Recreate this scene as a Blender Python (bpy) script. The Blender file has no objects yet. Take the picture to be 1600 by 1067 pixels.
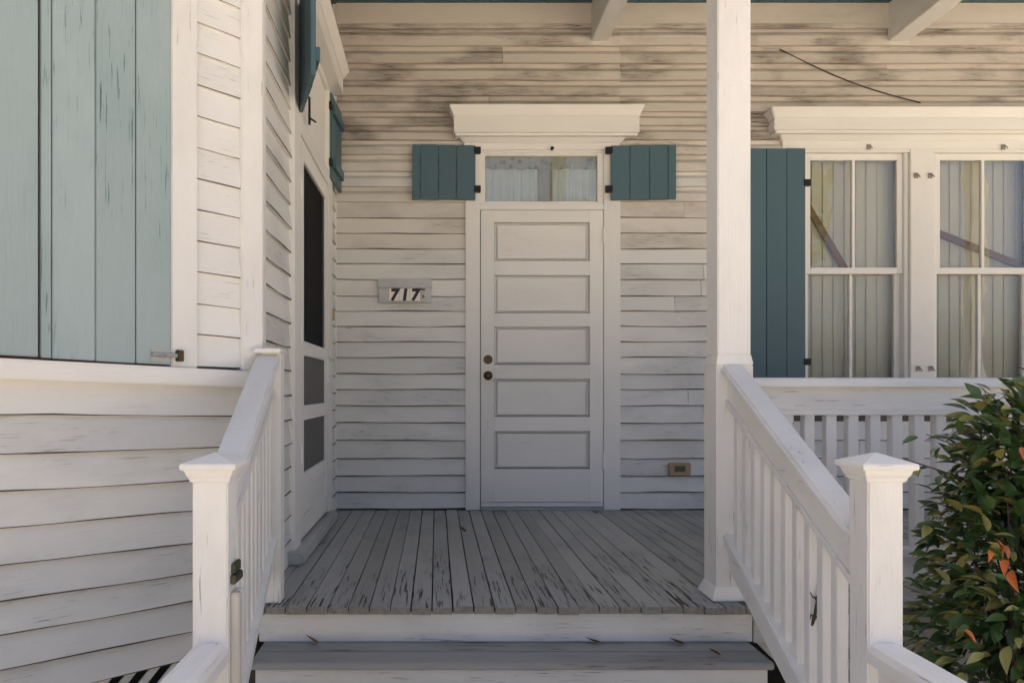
import bpy, bmesh, math, random
from mathutils import Vector, Matrix
R = math.radians
rnd = random.Random(7)
S = bpy.context.scene
COL = S.collection

# ---------------------------------------------------------------- camera, sky, sun, exposure
cam_d = bpy.data.cameras.new('camera'); cam = bpy.data.objects.new('camera', cam_d); COL.objects.link(cam)
cam_d.sensor_width = 36; cam_d.lens = 27.0; cam_d.shift_x = 118/1600; cam_d.shift_y = 73.5/1600
cam_d.clip_end = 1000; cam_d.clip_start = 0.05
cam.location = (0, 0, 0.82); cam.rotation_euler = (R(90), 0, 0)
S.camera = cam
SUN_EL, SUN_AZ = 60, 6          # the sun stands behind the house: the porch is in open shade, the street is sunlit
W = bpy.data.worlds.new('World'); S.world = W; W.use_nodes = True
nt = W.node_tree; nt.nodes.clear()
sky = nt.nodes.new('ShaderNodeTexSky'); sky.sky_type = 'NISHITA'; sky.sun_disc = False
sky.sun_elevation = R(SUN_EL); sky.sun_rotation = R(SUN_AZ)
sky.air_density = 0.42; sky.dust_density = 6.0; sky.ozone_density = 0.1
bg = nt.nodes.new('ShaderNodeBackground'); bg.inputs[1].default_value = 0.105
wo = nt.nodes.new('ShaderNodeOutputWorld')
nt.links.new(sky.outputs[0], bg.inputs[0]); nt.links.new(bg.outputs[0], wo.inputs[0])
sd = bpy.data.lights.new('sun', 'SUN'); sd.energy = 4.0; sd.angle = R(0.6); sd.color = (1.0, 0.93, 0.84)
so = bpy.data.objects.new('sun', sd); COL.objects.link(so)
dirv = Vector((math.sin(R(SUN_AZ))*math.cos(R(SUN_EL)), math.cos(R(SUN_AZ))*math.cos(R(SUN_EL)), math.sin(R(SUN_EL))))
so.rotation_euler = (-dirv).to_track_quat('-Z', 'Y').to_euler(); so.location = dirv*20
S.view_settings.view_transform = 'Standard'; S.view_settings.look = 'None'
S.view_settings.exposure = 2.02; S.view_settings.gamma = 1.0; S.view_settings.use_curve_mapping = False

# ---------------------------------------------------------------- materials
MATS = {}
def nodes(name):
    m = bpy.data.materials.new(name); m.use_nodes = True
    return m, m.node_tree.nodes, m.node_tree.links, m.node_tree.nodes['Principled BSDF']
GRAIN = {'x': ((0,0,0), (.9, 20, 20)), 'y': ((0,0,0), (20, .9, 20)), 'z': ((0,0,0), (20, 20, .9)),
         'bay': ((0,0,R(-45)), (.9, 20, 20))}
def paint(name, col, axis='x', rough=0.6, dirt=0.25, dirtcol=(.20,.17,.14), crack=0.15, crackcol=(.10,.085,.07), bump=0.25, var=0.08, patch=2.2, front=False, cs=11, cth=.64):
    key = (name, axis)
    if key in MATS: return MATS[key]
    m, N, L, P = nodes(name + '_' + axis)
    geo = N.new('ShaderNodeNewGeometry'); mp = N.new('ShaderNodeMapping')
    rot, sc = GRAIN[axis]
    pre = N.new('ShaderNodeMapping'); pre.inputs['Rotation'].default_value = rot
    L.new(geo.outputs['Position'], pre.inputs['Vector']); mp.inputs['Scale'].default_value = sc
    # per-object offset so neighbouring boards differ
    oi = N.new('ShaderNodeObjectInfo'); ad = N.new('ShaderNodeVectorMath'); ad.operation = 'ADD'
    cm = N.new('ShaderNodeCombineXYZ'); ml = N.new('ShaderNodeMath'); ml.operation = 'MULTIPLY'; ml.inputs[1].default_value = 37.0
    L.new(oi.outputs['Random'], ml.inputs[0])
    for i in range(3): L.new(ml.outputs[0], cm.inputs[i])
    L.new(pre.outputs[0], mp.inputs['Vector']); L.new(mp.outputs[0], ad.inputs[0]); L.new(cm.outputs[0], ad.inputs[1])
    g = N.new('ShaderNodeTexNoise'); g.inputs['Scale'].default_value = 7; g.inputs['Detail'].default_value = 5; g.inputs['Roughness'].default_value = .65
    L.new(ad.outputs[0], g.inputs['Vector'])
    # large blotches
    b = N.new('ShaderNodeTexNoise'); b.inputs['Scale'].default_value = patch; b.inputs['Detail'].default_value = 6; b.inputs['Roughness'].default_value = .6
    mp2 = N.new('ShaderNodeMapping')
    mp2.inputs['Scale'].default_value = tuple(1.0 if s > 5 else .45 for s in sc)
    ad2 = N.new('ShaderNodeVectorMath'); ad2.operation = 'ADD'
    L.new(pre.outputs[0], mp2.inputs['Vector']); L.new(mp2.outputs[0], ad2.inputs[0]); L.new(cm.outputs[0], ad2.inputs[1])
    L.new(ad2.outputs[0], b.inputs['Vector'])
    # value variation
    vr = N.new('ShaderNodeMapRange'); vr.inputs[3].default_value = 1 - var; vr.inputs[4].default_value = 1 + var*.6
    L.new(oi.outputs['Random'], vr.inputs[0])
    hs = N.new('ShaderNodeHueSaturation'); hs.inputs['Color'].default_value = (*col, 1); L.new(vr.outputs[0], hs.inputs['Value'])
    dm = N.new('ShaderNodeMapRange'); dm.inputs[1].default_value = .46; dm.inputs[2].default_value = .74; dm.inputs[3].default_value = 0; dm.inputs[4].default_value = dirt
    L.new(b.outputs[0], dm.inputs[0])
    mx = N.new('ShaderNodeMix'); mx.data_type = 'RGBA'; L.new(dm.outputs[0], mx.inputs[0]); L.new(hs.outputs[0], mx.inputs[6]); mx.inputs[7].default_value = (*dirtcol, 1)
    # cracks along the grain, only inside patches
    ck = N.new('ShaderNodeTexNoise'); ck.inputs['Scale'].default_value = cs; ck.inputs['Detail'].default_value = 3
    L.new(ad.outputs[0], ck.inputs['Vector'])
    cr = N.new('ShaderNodeMapRange'); cr.inputs[1].default_value = cth - .05*crack; cr.inputs[2].default_value = cth + .05 - .05*crack
    L.new(ck.outputs[0], cr.inputs[0])
    pm = N.new('ShaderNodeMapRange'); pm.inputs[1].default_value = .50; pm.inputs[2].default_value = .62; L.new(b.outputs[0], pm.inputs[0])
    if front:   # foot and weather wear towards the open edge of the porch
        sx = N.new('ShaderNodeSeparateXYZ'); L.new(geo.outputs['Position'], sx.inputs[0])
        fm = N.new('ShaderNodeMapRange'); fm.inputs[1].default_value = 4.1; fm.inputs[2].default_value = 3.0; fm.inputs[3].default_value = -.12; fm.inputs[4].default_value = .16; L.new(sx.outputs['Y'], fm.inputs[0])
        fa = N.new('ShaderNodeMath'); fa.operation = 'ADD'; L.new(b.outputs[0], fa.inputs[0]); L.new(fm.outputs[0], fa.inputs[1])
        L.new(fa.outputs[0], pm.inputs[0])
    cmul = N.new('ShaderNodeMath'); cmul.operation = 'MULTIPLY'; L.new(cr.outputs[0], cmul.inputs[0]); L.new(pm.outputs[0], cmul.inputs[1])
    cm2 = N.new('ShaderNodeMath'); cm2.operation = 'MULTIPLY'; cm2.inputs[1].default_value = min(1, crack*2.2); L.new(cmul.outputs[0], cm2.inputs[0])
    mx2 = N.new('ShaderNodeMix'); mx2.data_type = 'RGBA'; L.new(cm2.outputs[0], mx2.inputs[0]); L.new(mx.outputs[2], mx2.inputs[6]); mx2.inputs[7].default_value = (*crackcol, 1)
    L.new(mx2.outputs[2], P.inputs['Base Color']); P.inputs['Roughness'].default_value = rough
    sub = N.new('ShaderNodeMath'); sub.operation = 'SUBTRACT'; L.new(g.outputs[0], sub.inputs[0]); L.new(cm2.outputs[0], sub.inputs[1])
    bp = N.new('ShaderNodeBump'); bp.inputs['Strength'].default_value = bump; bp.inputs['Distance'].default_value = .004
    L.new(sub.outputs[0], bp.inputs['Height']); L.new(bp.outputs[0], P.inputs['Normal'])
    MATS[key] = m; return m
def plain(name, col, rough=.5, metal=0, noise=.15, scale=30, bump=0):
    if name in MATS: return MATS[name]
    m, N, L, P = nodes(name)
    n = N.new('ShaderNodeTexNoise'); n.inputs['Scale'].default_value = scale; n.inputs['Detail'].default_value = 4
    geo = N.new('ShaderNodeNewGeometry'); L.new(geo.outputs['Position'], n.inputs['Vector'])
    mr = N.new('ShaderNodeMapRange'); mr.inputs[3].default_value = 1 - noise; mr.inputs[4].default_value = 1 + noise
    L.new(n.outputs[0], mr.inputs[0])
    hs = N.new('ShaderNodeHueSaturation'); hs.inputs['Color'].default_value = (*col, 1); L.new(mr.outputs[0], hs.inputs['Value'])
    L.new(hs.outputs[0], P.inputs['Base Color']); P.inputs['Roughness'].default_value = rough; P.inputs['Metallic'].default_value = metal
    if bump:
        bp = N.new('ShaderNodeBump'); bp.inputs['Strength'].default_value = bump; bp.inputs['Distance'].default_value = .01
        L.new(n.outputs[0], bp.inputs['Height']); L.new(bp.outputs[0], P.inputs['Normal'])
    MATS[name] = m; return m
WHITE = (.74, .725, .69)
def white(ax): return paint('white_paint', WHITE, ax, dirt=.42, dirtcol=(.34,.33,.31), crack=.3, bump=.4, patch=3.0)
def trim(ax): return paint('trim_paint', (.78, .76, .72), ax, dirt=.12, crack=.08, bump=.22, var=.03)
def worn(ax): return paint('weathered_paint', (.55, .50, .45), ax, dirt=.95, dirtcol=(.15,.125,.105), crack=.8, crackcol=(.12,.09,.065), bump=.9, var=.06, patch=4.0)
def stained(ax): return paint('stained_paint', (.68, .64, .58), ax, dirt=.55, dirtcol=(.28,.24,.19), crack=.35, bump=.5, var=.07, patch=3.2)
def rail(ax): return paint('rail_paint', (.80, .785, .755), ax, dirt=.22, dirtcol=(.42,.38,.33), crack=.26, bump=.45, var=.03, patch=5, cs=7, cth=.66)
def teal(ax): return paint('teal_paint', (.062, .122, .148), ax, dirt=.15, dirtcol=(.10,.15,.16), crack=.1, crackcol=(.03,.05,.06), rough=.5, var=.08)
def faded(ax): return paint('faded_blue_paint', (.34, .42, .43), ax, dirt=.6, dirtcol=(.22,.32,.33), crack=.4, crackcol=(.06,.13,.14), rough=.6, bump=.5, var=.08, patch=3.0, cs=8, cth=.635)
def floorp(ax): return paint('grey_floor_paint', (.36, .365, .355), ax, dirt=.6, dirtcol=(.16,.165,.165), crack=(1.0 if ax == 'y' else .5), crackcol=(.045,.035,.025), rough=.55, bump=.4, var=.20, patch=4.5, front=(ax == 'y'), cs=5, cth=.615)
IRON = plain('black_iron', (.02,.02,.022), .5, .6)
EDGE = plain('lap_shadow_grime', (.075,.068,.06), .9, noise=.5, scale=40)  # dark band paints the shadow line under each lap, along with grime
BRASS = plain('aged_brass', (.075,.052,.032), .38, .8)
GALV = plain('galvanised_metal', (.42,.42,.40), .45, .5)
DARK = plain('dark_interior', (.03,.028,.026), .9)
def glass_mat():
    m, N, L, P = nodes('window_glass'); N.remove(P)
    out = [n for n in N if n.type == 'OUTPUT_MATERIAL'][0]
    fr = N.new('ShaderNodeFresnel'); fr.inputs[0].default_value = 1.5
    geo = N.new('ShaderNodeNewGeometry'); n = N.new('ShaderNodeTexNoise'); n.inputs['Scale'].default_value = 2.2
    L.new(geo.outputs['Position'], n.inputs['Vector'])
    bp = N.new('ShaderNodeBump'); bp.inputs['Strength'].default_value = .25; bp.inputs['Distance'].default_value = .02
    L.new(n.outputs[0], bp.inputs['Height'])
    gl = N.new('ShaderNodeBsdfGlossy'); gl.inputs['Roughness'].default_value = .01; L.new(bp.outputs[0], gl.inputs['Normal'])
    tr = N.new('ShaderNodeBsdfTransparent'); tr.inputs[0].default_value = (.93,.95,.94,1)
    mx = N.new('ShaderNodeMixShader')
    ma = N.new('ShaderNodeMath'); ma.operation = 'MULTIPLY'; ma.inputs[1].default_value = 1.5; ma.use_clamp = True
    L.new(fr.outputs[0], ma.inputs[0]); L.new(ma.outputs[0], mx.inputs[0]); L.new(tr.outputs[0], mx.inputs[1]); L.new(gl.outputs[0], mx.inputs[2])
    L.new(mx.outputs[0], out.inputs['Surface']); return m
GLASS = glass_mat()
def mesh_screen():
    m, N, L, P = nodes('insect_screen'); N.remove(P)
    out = [n for n in N if n.type == 'OUTPUT_MATERIAL'][0]
    d = N.new('ShaderNodeBsdfDiffuse'); d.inputs[0].default_value = (.035,.037,.038,1)
    tr = N.new('ShaderNodeBsdfTransparent'); mx = N.new('ShaderNodeMixShader'); mx.inputs[0].default_value = .45
    L.new(tr.outputs[0], mx.inputs[1]); L.new(d.outputs[0], mx.inputs[2]); L.new(mx.outputs[0], out.inputs['Surface']); return m
SCREEN = mesh_screen()
SCREEN2,N_,L_,P_ = nodes('metal_grille_mesh'); ck_ = N_.new('ShaderNodeTexChecker'); ck_.inputs['Scale'].default_value = 110; ck_.inputs['Color1'].default_value = (.05,.052,.05,1); ck_.inputs['Color2'].default_value = (.13,.13,.125,1)
ge_ = N_.new('ShaderNodeNewGeometry'); mp_ = N_.new('ShaderNodeMapping'); mp_.inputs['Rotation'].default_value = (R(45),0,0); mp_.inputs['Location'].default_value = (.5,0,0); mp_.inputs['Scale'].default_value = (0,1,1)
L_.new(ge_.outputs['Position'],mp_.inputs['Vector']); L_.new(mp_.outputs[0],ck_.inputs['Vector']); L_.new(ck_.outputs[0],P_.inputs['Base Color']); P_.inputs['Roughness'].default_value = .6

# ---------------------------------------------------------------- mesh helpers
class MB:
    def __init__(s): s.v = []; s.f = []
    def hexa(s, p):          # 8 points: bottom 4 (ccw), top 4
        o = len(s.v); s.v += [Vector(q) for q in p]
        for f in ((0,3,2,1),(4,5,6,7),(0,1,5,4),(1,2,6,5),(2,3,7,6),(3,0,4,7)): s.f.append([o+i for i in f])
        return s
    def box(s, x0,x1,y0,y1,z0,z1):
        return s.hexa([(x0,y0,z0),(x1,y0,z0),(x1,y1,z0),(x0,y1,z0),(x0,y0,z1),(x1,y0,z1),(x1,y1,z1),(x0,y1,z1)])
    def tube(s, path, rad, n=8, cap=True):
        path = [Vector(p) for p in path]; o = len(s.v)
        if not hasattr(rad, '__len__'): rad = [rad]*len(path)
        for i, p in enumerate(path):
            t = (path[min(i+1,len(path)-1)] - path[max(i-1,0)]).normalized()
            a = t.cross(Vector((0,0,1)));  a = a.normalized() if a.length > .05 else t.cross(Vector((1,0,0))).normalized()
            b = t.cross(a)
            for k in range(n):
                w = 2*math.pi*k/n; s.v.append(p + (a*math.cos(w) + b*math.sin(w))*rad[i])
        for i in range(len(path)-1):
            for k in range(n): s.f.append([o+i*n+k, o+i*n+(k+1)%n, o+(i+1)*n+(k+1)%n, o+(i+1)*n+k])
        if cap: s.f.append([o+k for k in range(n)]); s.f.append([o+(len(path)-1)*n+k for k in reversed(range(n))])
        return s
    def prism(s, prof, a, b):   # closed profile (list of 3d offsets) swept from point a to point b
        o = len(s.v); n = len(prof); a = Vector(a); b = Vector(b)
        s.v += [a+Vector(p) for p in prof] + [b+Vector(p) for p in prof]
        for k in range(n): s.f.append([o+k, o+(k+1)%n, o+n+(k+1)%n, o+n+k])
        s.f.append([o+k for k in reversed(range(n))]); s.f.append([o+n+k for k in range(n)]); return s
    def build(s, name, mat, parent=None, bevel=0, smooth=False):
        off = Vector((0,0,0))
        q = parent
        while q is not None: off += q.location; q = q.parent
        me = bpy.data.meshes.new(name); me.from_pydata([v-off for v in s.v], [], s.f)
        bm = bmesh.new(); bm.from_mesh(me); bmesh.ops.recalc_face_normals(bm, faces=bm.faces)
        if bevel: bmesh.ops.bevel(bm, geom=[e for e in bm.edges if len(e.link_faces)==2 and e.calc_face_angle(0) > .5], offset=bevel, segments=2, affect='EDGES', clamp_overlap=True)
        if smooth:
            for f in bm.faces: f.smooth = True
        bm.to_mesh(me); bm.free(); me.materials.append(mat)
        o = bpy.data.objects.new(name, me); COL.objects.link(o)
        if parent: o.parent = parent
        return o
def tag(o, label=None, cat=None, group=None, kind=None):
    if label: o['label'] = label
    if cat: o['category'] = cat
    if group: o['group'] = group
    if kind: o['kind'] = kind
    return o
def thing(name, loc, label, cat, group=None):
    o = bpy.data.objects.new(name, None); COL.objects.link(o); o.location = loc; o.empty_display_size = .1
    return tag(o, label, cat, group)
def struct(name, loc=(0,0,0)):
    o = bpy.data.objects.new(name, None); COL.objects.link(o); o.location = loc; o['kind'] = 'structure'; return o
class Frame:
    def __init__(s, O, u, n, shear=0): s.O = Vector(O); s.u = Vector(u).normalized(); s.n = Vector(n).normalized(); s.sh = shear
    def p(s, u, n, z): return s.O + s.u*u + s.n*n + Vector((0,0,z + s.sh*u))
    def box(s, mb, u0,u1,n0,n1,z0,z1):
        return mb.hexa([s.p(u0,n0,z0),s.p(u1,n0,z0),s.p(u1,n1,z0),s.p(u0,n1,z0),s.p(u0,n0,z1),s.p(u1,n0,z1),s.p(u1,n1,z1),s.p(u0,n1,z1)])
    def flare(s, mb, u0,u1,n,z0,z1,d):   # box whose top is d larger outward
        return mb.hexa([s.p(u0,0,z0),s.p(u1,0,z0),s.p(u1,n,z0),s.p(u0,n,z0),s.p(u0-d,0,z1),s.p(u1+d,0,z1),s.p(u1+d,n+d,z1),s.p(u0-d,n+d,z1)])
    def clap(s, u0, u1, z0, z1, parent, mat, nb=.020, edge=True, eh=.0062, cove=False):
        mb = MB(); seg = max(2, int((u1-u0)/.12)); o = 0
        j0 = rnd.uniform(-.0015,.0015); nb += rnd.uniform(-.003,.004)
        rows = []; np_ = 8 if cove else 5
        ph = rnd.uniform(0,9)
        for i in range(seg+1):
            u = u0 + (u1-u0)*i/seg
            j = j0 + .0016*math.sin(ph+u*5.1) + rnd.uniform(-.0009,.0009)
            k = nb + .0015*math.sin(ph*2+u*3.3)
            h = (eh + .35*eh*math.sin(ph*3+u*9) + rnd.uniform(-.25,.25)*eh)
            H = z1-z0; mid = [s.p(u,k-.003,z0+j+.50*H), s.p(u,k*.45,z0+j+.66*H), s.p(u,.001,z0+j+.76*H)] if cove else []   # drop siding has a cove along its top
            rows.append([s.p(u,-.004,z0+j), s.p(u,k,z0+j), s.p(u,k-.0006,z0+j+h)] + mid + [s.p(u,.001 if cove else .004,z1+.012), s.p(u,-.004,z1+.012)])
        for r in rows: mb.v += r
        for i in range(seg):
            for k in range(np_): mb.f.append([i*np_+k, i*np_+(k+1)%np_, i*np_+np_+(k+1)%np_, i*np_+np_+k])
        mb.f.append(list(range(np_))); mb.f.append([seg*np_+k for k in reversed(range(np_))])
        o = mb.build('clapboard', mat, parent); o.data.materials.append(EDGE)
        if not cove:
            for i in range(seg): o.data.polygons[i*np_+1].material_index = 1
        return o
YB = 5.217
BACK = Frame((-.70, YB, 0), (1,0,0), (0,-1,0))
SIDE = Frame((-.70, YB, 0), (0,-1,0), (1,0,0))
BAY = Frame((-.70, 2.98, 0), (-1,-1,0), (1,-1,0), .03)
def bx(X): return X + .70            # back wall: world X -> u
def sy(Y): return YB - Y             # side wall: world Y -> u
def Zb(py): return .82 + (607-py)/230.0

# ---------------------------------------------------------------- ground, porch floor, ceiling, roof
g = MB().box(-300,300,-300,300,-.95,-.75).build('ground', plain('ground_earth', (.42,.37,.29), .9, noise=.25, scale=3, bump=.3)); tag(g, kind='structure')
pf = struct('porch_floor')
k = -9
while True:
    x0 = -.014 + k*.0787
    if x0 > 5.2: break
    x1 = x0 + .0787 - rnd.uniform(.003,.006)
    if x1 > -.70:
        xa = max(x0, -.70); yf = 2.888 + rnd.uniform(-.008,.008); dz = rnd.uniform(-.0025,.0015)
        mb = MB(); n = 6
        # slightly cupped and uneven board
        st = []
        for i in range(n+1):
            y = YB-.02 + (yf-YB+.02)*i/n; w = rnd.uniform(-.0008,.0008)
            st.append([(xa+w,y,-.028),(x1+w,y,-.028),(x1+w,y,dz-.001),((xa+x1)/2,y,dz+rnd.uniform(-.001,.0006)),(xa+w,y,dz-.001)])
        for r in st: mb.v += [Vector(q) for q in r]
        for i in range(n):
            for q in range(5): mb.f.append([i*5+q, i*5+(q+1)%5, i*5+5+(q+1)%5, i*5+5+q])
        mb.f.append([0,1,2,3,4]); mb.f.append([n*5+q for q in (4,3,2,1,0)])
        fb = mb.build('floor_board', floorp('y'), pf); fb.data.materials.append(plain('worn_board_end', (.23,.215,.19), .9, noise=.5, scale=60)); fb.data.polygons[-1].material_index = 1
    k += 1
MB().box(-.70,5.2,2.95,YB,-.10,-.032).build('floor_joists', DARK, pf)
pc = struct('porch_ceiling')
x = -.80
while x < 5.4:
    MB().box(x, x+.085, 2.55, YB+.05, 3.425, 3.445).build('ceiling_board', teal('y'), pc); x += .09
pr = struct('porch_roof')
MB().box(-3.2,5.6,2.35,7.2,3.452,3.60).build('roof_deck', plain('roof_felt', (.08,.08,.085), .9), pr)
MB().box(-3.6,-.70,1.2,2.35,3.452,3.60).build('unseen_bay_roof', plain('roof_felt', (.08,.08,.085), .9), pr)  # unseen slab, added to keep the sun off the bay
MB().hexa([(-3.6,6.2,3.6),(5.6,6.2,3.6),(5.6,12,3.6),(-3.6,12,3.6),(-3.6,8.8,6.2),(5.6,8.8,6.2),(5.6,9.4,6.2),(-3.6,9.4,6.2)]).build('main_roof', plain('roof_felt', (.08,.08,.085), .9), pr)
MB().box(-3.6,5.6,7.2,12,-.75,3.6).build('unseen_house_body', plain('unseen_body_paint', (.6,.58,.54), .8), pr)  # unseen box behind the wall, added to block light from the back
MB().box(-.70,5.5,2.96,3.13,3.12,3.42).build('header_beam', white('x'), pr)
for (xa, xb, lab) in ((1.045,1.16,'sloping end of wooden ceiling joist above the panelled door'),(3.05,3.19,'wooden ceiling joist above the paired windows at the right')):
    j = MB().hexa([(xa,YB-.022,3.163),(xb,YB-.022,3.163),(xb,YB-.022,3.42),(xa,YB-.022,3.42),(xa,3.13,3.19),(xb,3.13,3.19),(xb,3.13,3.42),(xa,3.13,3.42)]).build('ceiling_joist', white('y'), None, bevel=.004)
    tag(j, lab, 'joist', 'porch ceiling joists')

# ---------------------------------------------------------------- back wall
bw = thing('clapboard_wall', (1.5, YB, 0), 'long weathered white clapboard wall behind the panelled door and windows, grimy near the ceiling', 'wall')
LINES = [796,769,743,716,688,661,634,609,585,559,535,511,487,464,438,414,390,366,342,317,293,269,243,220.5,198.5,177,152,128,101.5,74,44]
ZL = [Zb(p) for p in LINES]; ZL[0] = 0.005
WIN_U0, WIN_U1 = bx(2.42), bx(4.16)
for i in range(len(ZL)-1):
    z0, z1 = ZL[i], ZL[i+1]
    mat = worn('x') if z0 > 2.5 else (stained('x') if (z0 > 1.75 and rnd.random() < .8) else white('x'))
    spans = []
    cut_door = z0 < 2.44
    cut_win = (z1 > .70 and z0 < 2.50)
    u_end = bx(5.3)
    spans = [(0.02, bx(.196))] if cut_door else [(0.02, bx(1.243))]
    a = bx(1.243)
    if cut_win: spans += [(a, WIN_U0), (WIN_U1, u_end)]
    else: spans += [(a, u_end)]
    # butt joints here and there
    out = []
    for (s0, s1) in spans:
        if s1 - s0 > .9 and rnd.random() < (.35 if z0 > 2.3 else .6):
            m_ = s0 + (s1-s0)*rnd.uniform(.25,.75); out += [(s0, m_-.0015), (m_+.0015, s1)]
        else: out.append((s0, s1))
    for (s0, s1) in out:
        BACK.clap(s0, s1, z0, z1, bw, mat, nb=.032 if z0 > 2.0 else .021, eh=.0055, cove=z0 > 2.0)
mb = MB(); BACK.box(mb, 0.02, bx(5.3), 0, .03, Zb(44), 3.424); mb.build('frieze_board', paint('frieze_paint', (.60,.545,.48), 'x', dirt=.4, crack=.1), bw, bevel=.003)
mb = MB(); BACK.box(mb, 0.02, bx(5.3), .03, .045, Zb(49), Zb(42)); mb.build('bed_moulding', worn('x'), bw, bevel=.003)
mb = MB()
for (u0,u1,z0,z1) in ((-.05,bx(.30),-.1,3.45),(bx(.30),bx(1.126),2.44,3.45),(bx(.30),bx(1.126),-.1,2.03),(bx(1.126),bx(2.44),-.1,3.45),(bx(2.44),bx(4.14),-.1,.74),(bx(2.44),bx(4.14),2.47,3.45),(bx(4.14),bx(5.4),-.1,3.45)):
    BACK.box(mb, u0,u1,-.10,-.006,z0,z1)
mb.build('sheathing', plain('old_sheathing', (.12,.10,.08), .9), bw)
room = struct('room_interior')
mb = MB(); mb.box(-.6,5.3,6.6,6.7,-.1,3.4); mb.box(-.6,5.3,5.33,6.6,-.2,-.1); mb.box(-.6,5.3,5.33,6.6,3.4,3.44); mb.box(-.7,-.6,5.33,6.7,-.2,3.44); mb.box(5.3,5.4,5.33,6.7,-.2,3.44)
mb.build('room_shell', plain('room_paint', (.22,.20,.17), .9), room)

# ---------------------------------------------------------------- side wall with screen door
sw = thing('clapboard_wall', (-.70, 4.1, 0), 'narrow white clapboard side wall holding the screen door', 'wall')
SL = [0.0]
while SL[-1] < 3.35: SL.append(SL[-1] + .112 + rnd.uniform(-.003,.003))
for i in range(len(SL)-1):
    z0, z1 = SL[i], SL[i+1]
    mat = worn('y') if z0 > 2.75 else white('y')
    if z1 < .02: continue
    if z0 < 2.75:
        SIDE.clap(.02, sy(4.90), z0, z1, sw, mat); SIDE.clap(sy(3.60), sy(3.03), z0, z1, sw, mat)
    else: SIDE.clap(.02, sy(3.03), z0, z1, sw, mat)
mb = MB(); SIDE.box(mb, -.02, sy(2.99), -.12, -.006, -.75, 3.45); mb.build('sheathing', plain('old_sheathing', (.12,.10,.08), .9), sw)
mb = MB(); SIDE.box(mb, sy(3.03), sy(2.985), -.004, .028, -.12, 3.42); mb.build('corner_board', trim('z'), sw, bevel=.003)
mb = MB(); SIDE.box(mb, .0, .022, -.004, .024, 0, 3.42); mb.build('corner_strip', trim('z'), sw, bevel=.002)

sdoor = thing('screen_door', (-.68, 4.25, .02), 'narrow white screen door with dark mesh panels on the left side wall', 'door')
def S_(name, u0,u1,n0,n1,z0,z1, mat, par=sdoor, bev=.003):
    mb = MB(); SIDE.box(mb, sy(u0),sy(u1),n0,n1,z0,z1); return mb.build(name, mat, par, bevel=bev)
S_('casing', 3.60,3.765,0,.036,.05,2.66, trim('z')); S_('casing', 4.735,4.90,0,.036,.05,2.66, trim('z'))
S_('head_casing', 3.765,4.735,0,.034,2.07,2.16, trim('y')); S_('frieze', 3.60,4.90,0,.030,2.66,2.70, trim('y'))
S_('transom_panel', 3.765,4.735,0,.012,2.16,2.66, trim('y'))
S_('door_sill', 3.54,4.80,0,.085,0.0,.062, paint('old_sill', (.5,.5,.47), 'y', dirt=.6, crack=.5, bump=.8), bev=.012)
D0, D1 = 3.775, 4.725
S_('stile', D0, D0+.085, .008,.034,.075,2.06, trim('z')); S_('stile', D1-.085, D1, .008,.034,.075,2.06, trim('z'))
for (z0,z1) in ((1.965,2.06),(.988,1.06),(.66,.734),(.32,.394),(.075,.175)):
    S_('door_rail', D0+.085, D1-.085, .009,.033,z0,z1, trim('y'))
S_('lower_panel', D0+.085, D1-.085, .010,.018,.175,.32, trim('y'))
for (z0,z1) in ((1.06,1.965),(.734,.988),(.394,.66)):
    S_('screen_panel', D0+.085, D1-.085, .018,.020,z0,z1, SCREEN if z0 > 1 else SCREEN2, bev=0)
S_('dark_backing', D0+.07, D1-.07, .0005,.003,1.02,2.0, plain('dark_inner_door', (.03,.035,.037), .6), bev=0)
S_('inner_panel', D0+.07, D1-.07, .0005,.003,.35,1.0, plain('inner_door_paint', (.30,.28,.25), .7), bev=0)
for z in (.45, 1.05, 1.75): 
    mb = MB(); mb.tube([SIDE.p(sy(D0)+.004,.036,z), SIDE.p(sy(D0)+.004,.036,z+.10)], .006, 6); mb.build('hinge', trim('z'), sdoor)
mb = MB(); SIDE.box(mb, sy(4.69),sy(4.665),.034,.046,.86,1.03); mb.tube([SIDE.p(sy(4.68),.04,.90),SIDE.p(sy(4.68),.085,.91),SIDE.p(sy(4.68),.088,.95),SIDE.p(sy(4.68),.085,1.0),SIDE.p(sy(4.68),.04,1.01)], .006, 6)
mb.build('door_handle', plain('white_plastic', (.75,.74,.70), .4), sdoor)
mb = MB(); SIDE.box(mb, sy(4.0),sy(3.975),.036,.045,2.19,2.33); mb.tube([SIDE.p(sy(3.985),.045,2.22),SIDE.p(sy(3.985),.075,2.20)], .005,6); mb.build('slide_bolt', IRON, sdoor)
# cornice over the side door
mb = MB(); SIDE.box(mb, sy(4.93),sy(3.57),0,.10,2.70,2.80); mb.build('cornice_fascia', trim('y'), sdoor, bevel=.003)
mb = MB(); SIDE.flare(mb, sy(4.93),sy(3.57),.10,2.80,2.87,.04); mb.build('cornice_crown', trim('y'), sdoor, bevel=.004)
db = MB(); SIDE.box(db, sy(4.99),sy(4.965),.02,.04,1.26,1.34); db = db.build('doorbell', plain('tan_plastic', (.45,.33,.20), .5), None, bevel=.004)
tag(db, 'tiny tan doorbell on the side wall siding past the screen door', 'doorbell')

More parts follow.
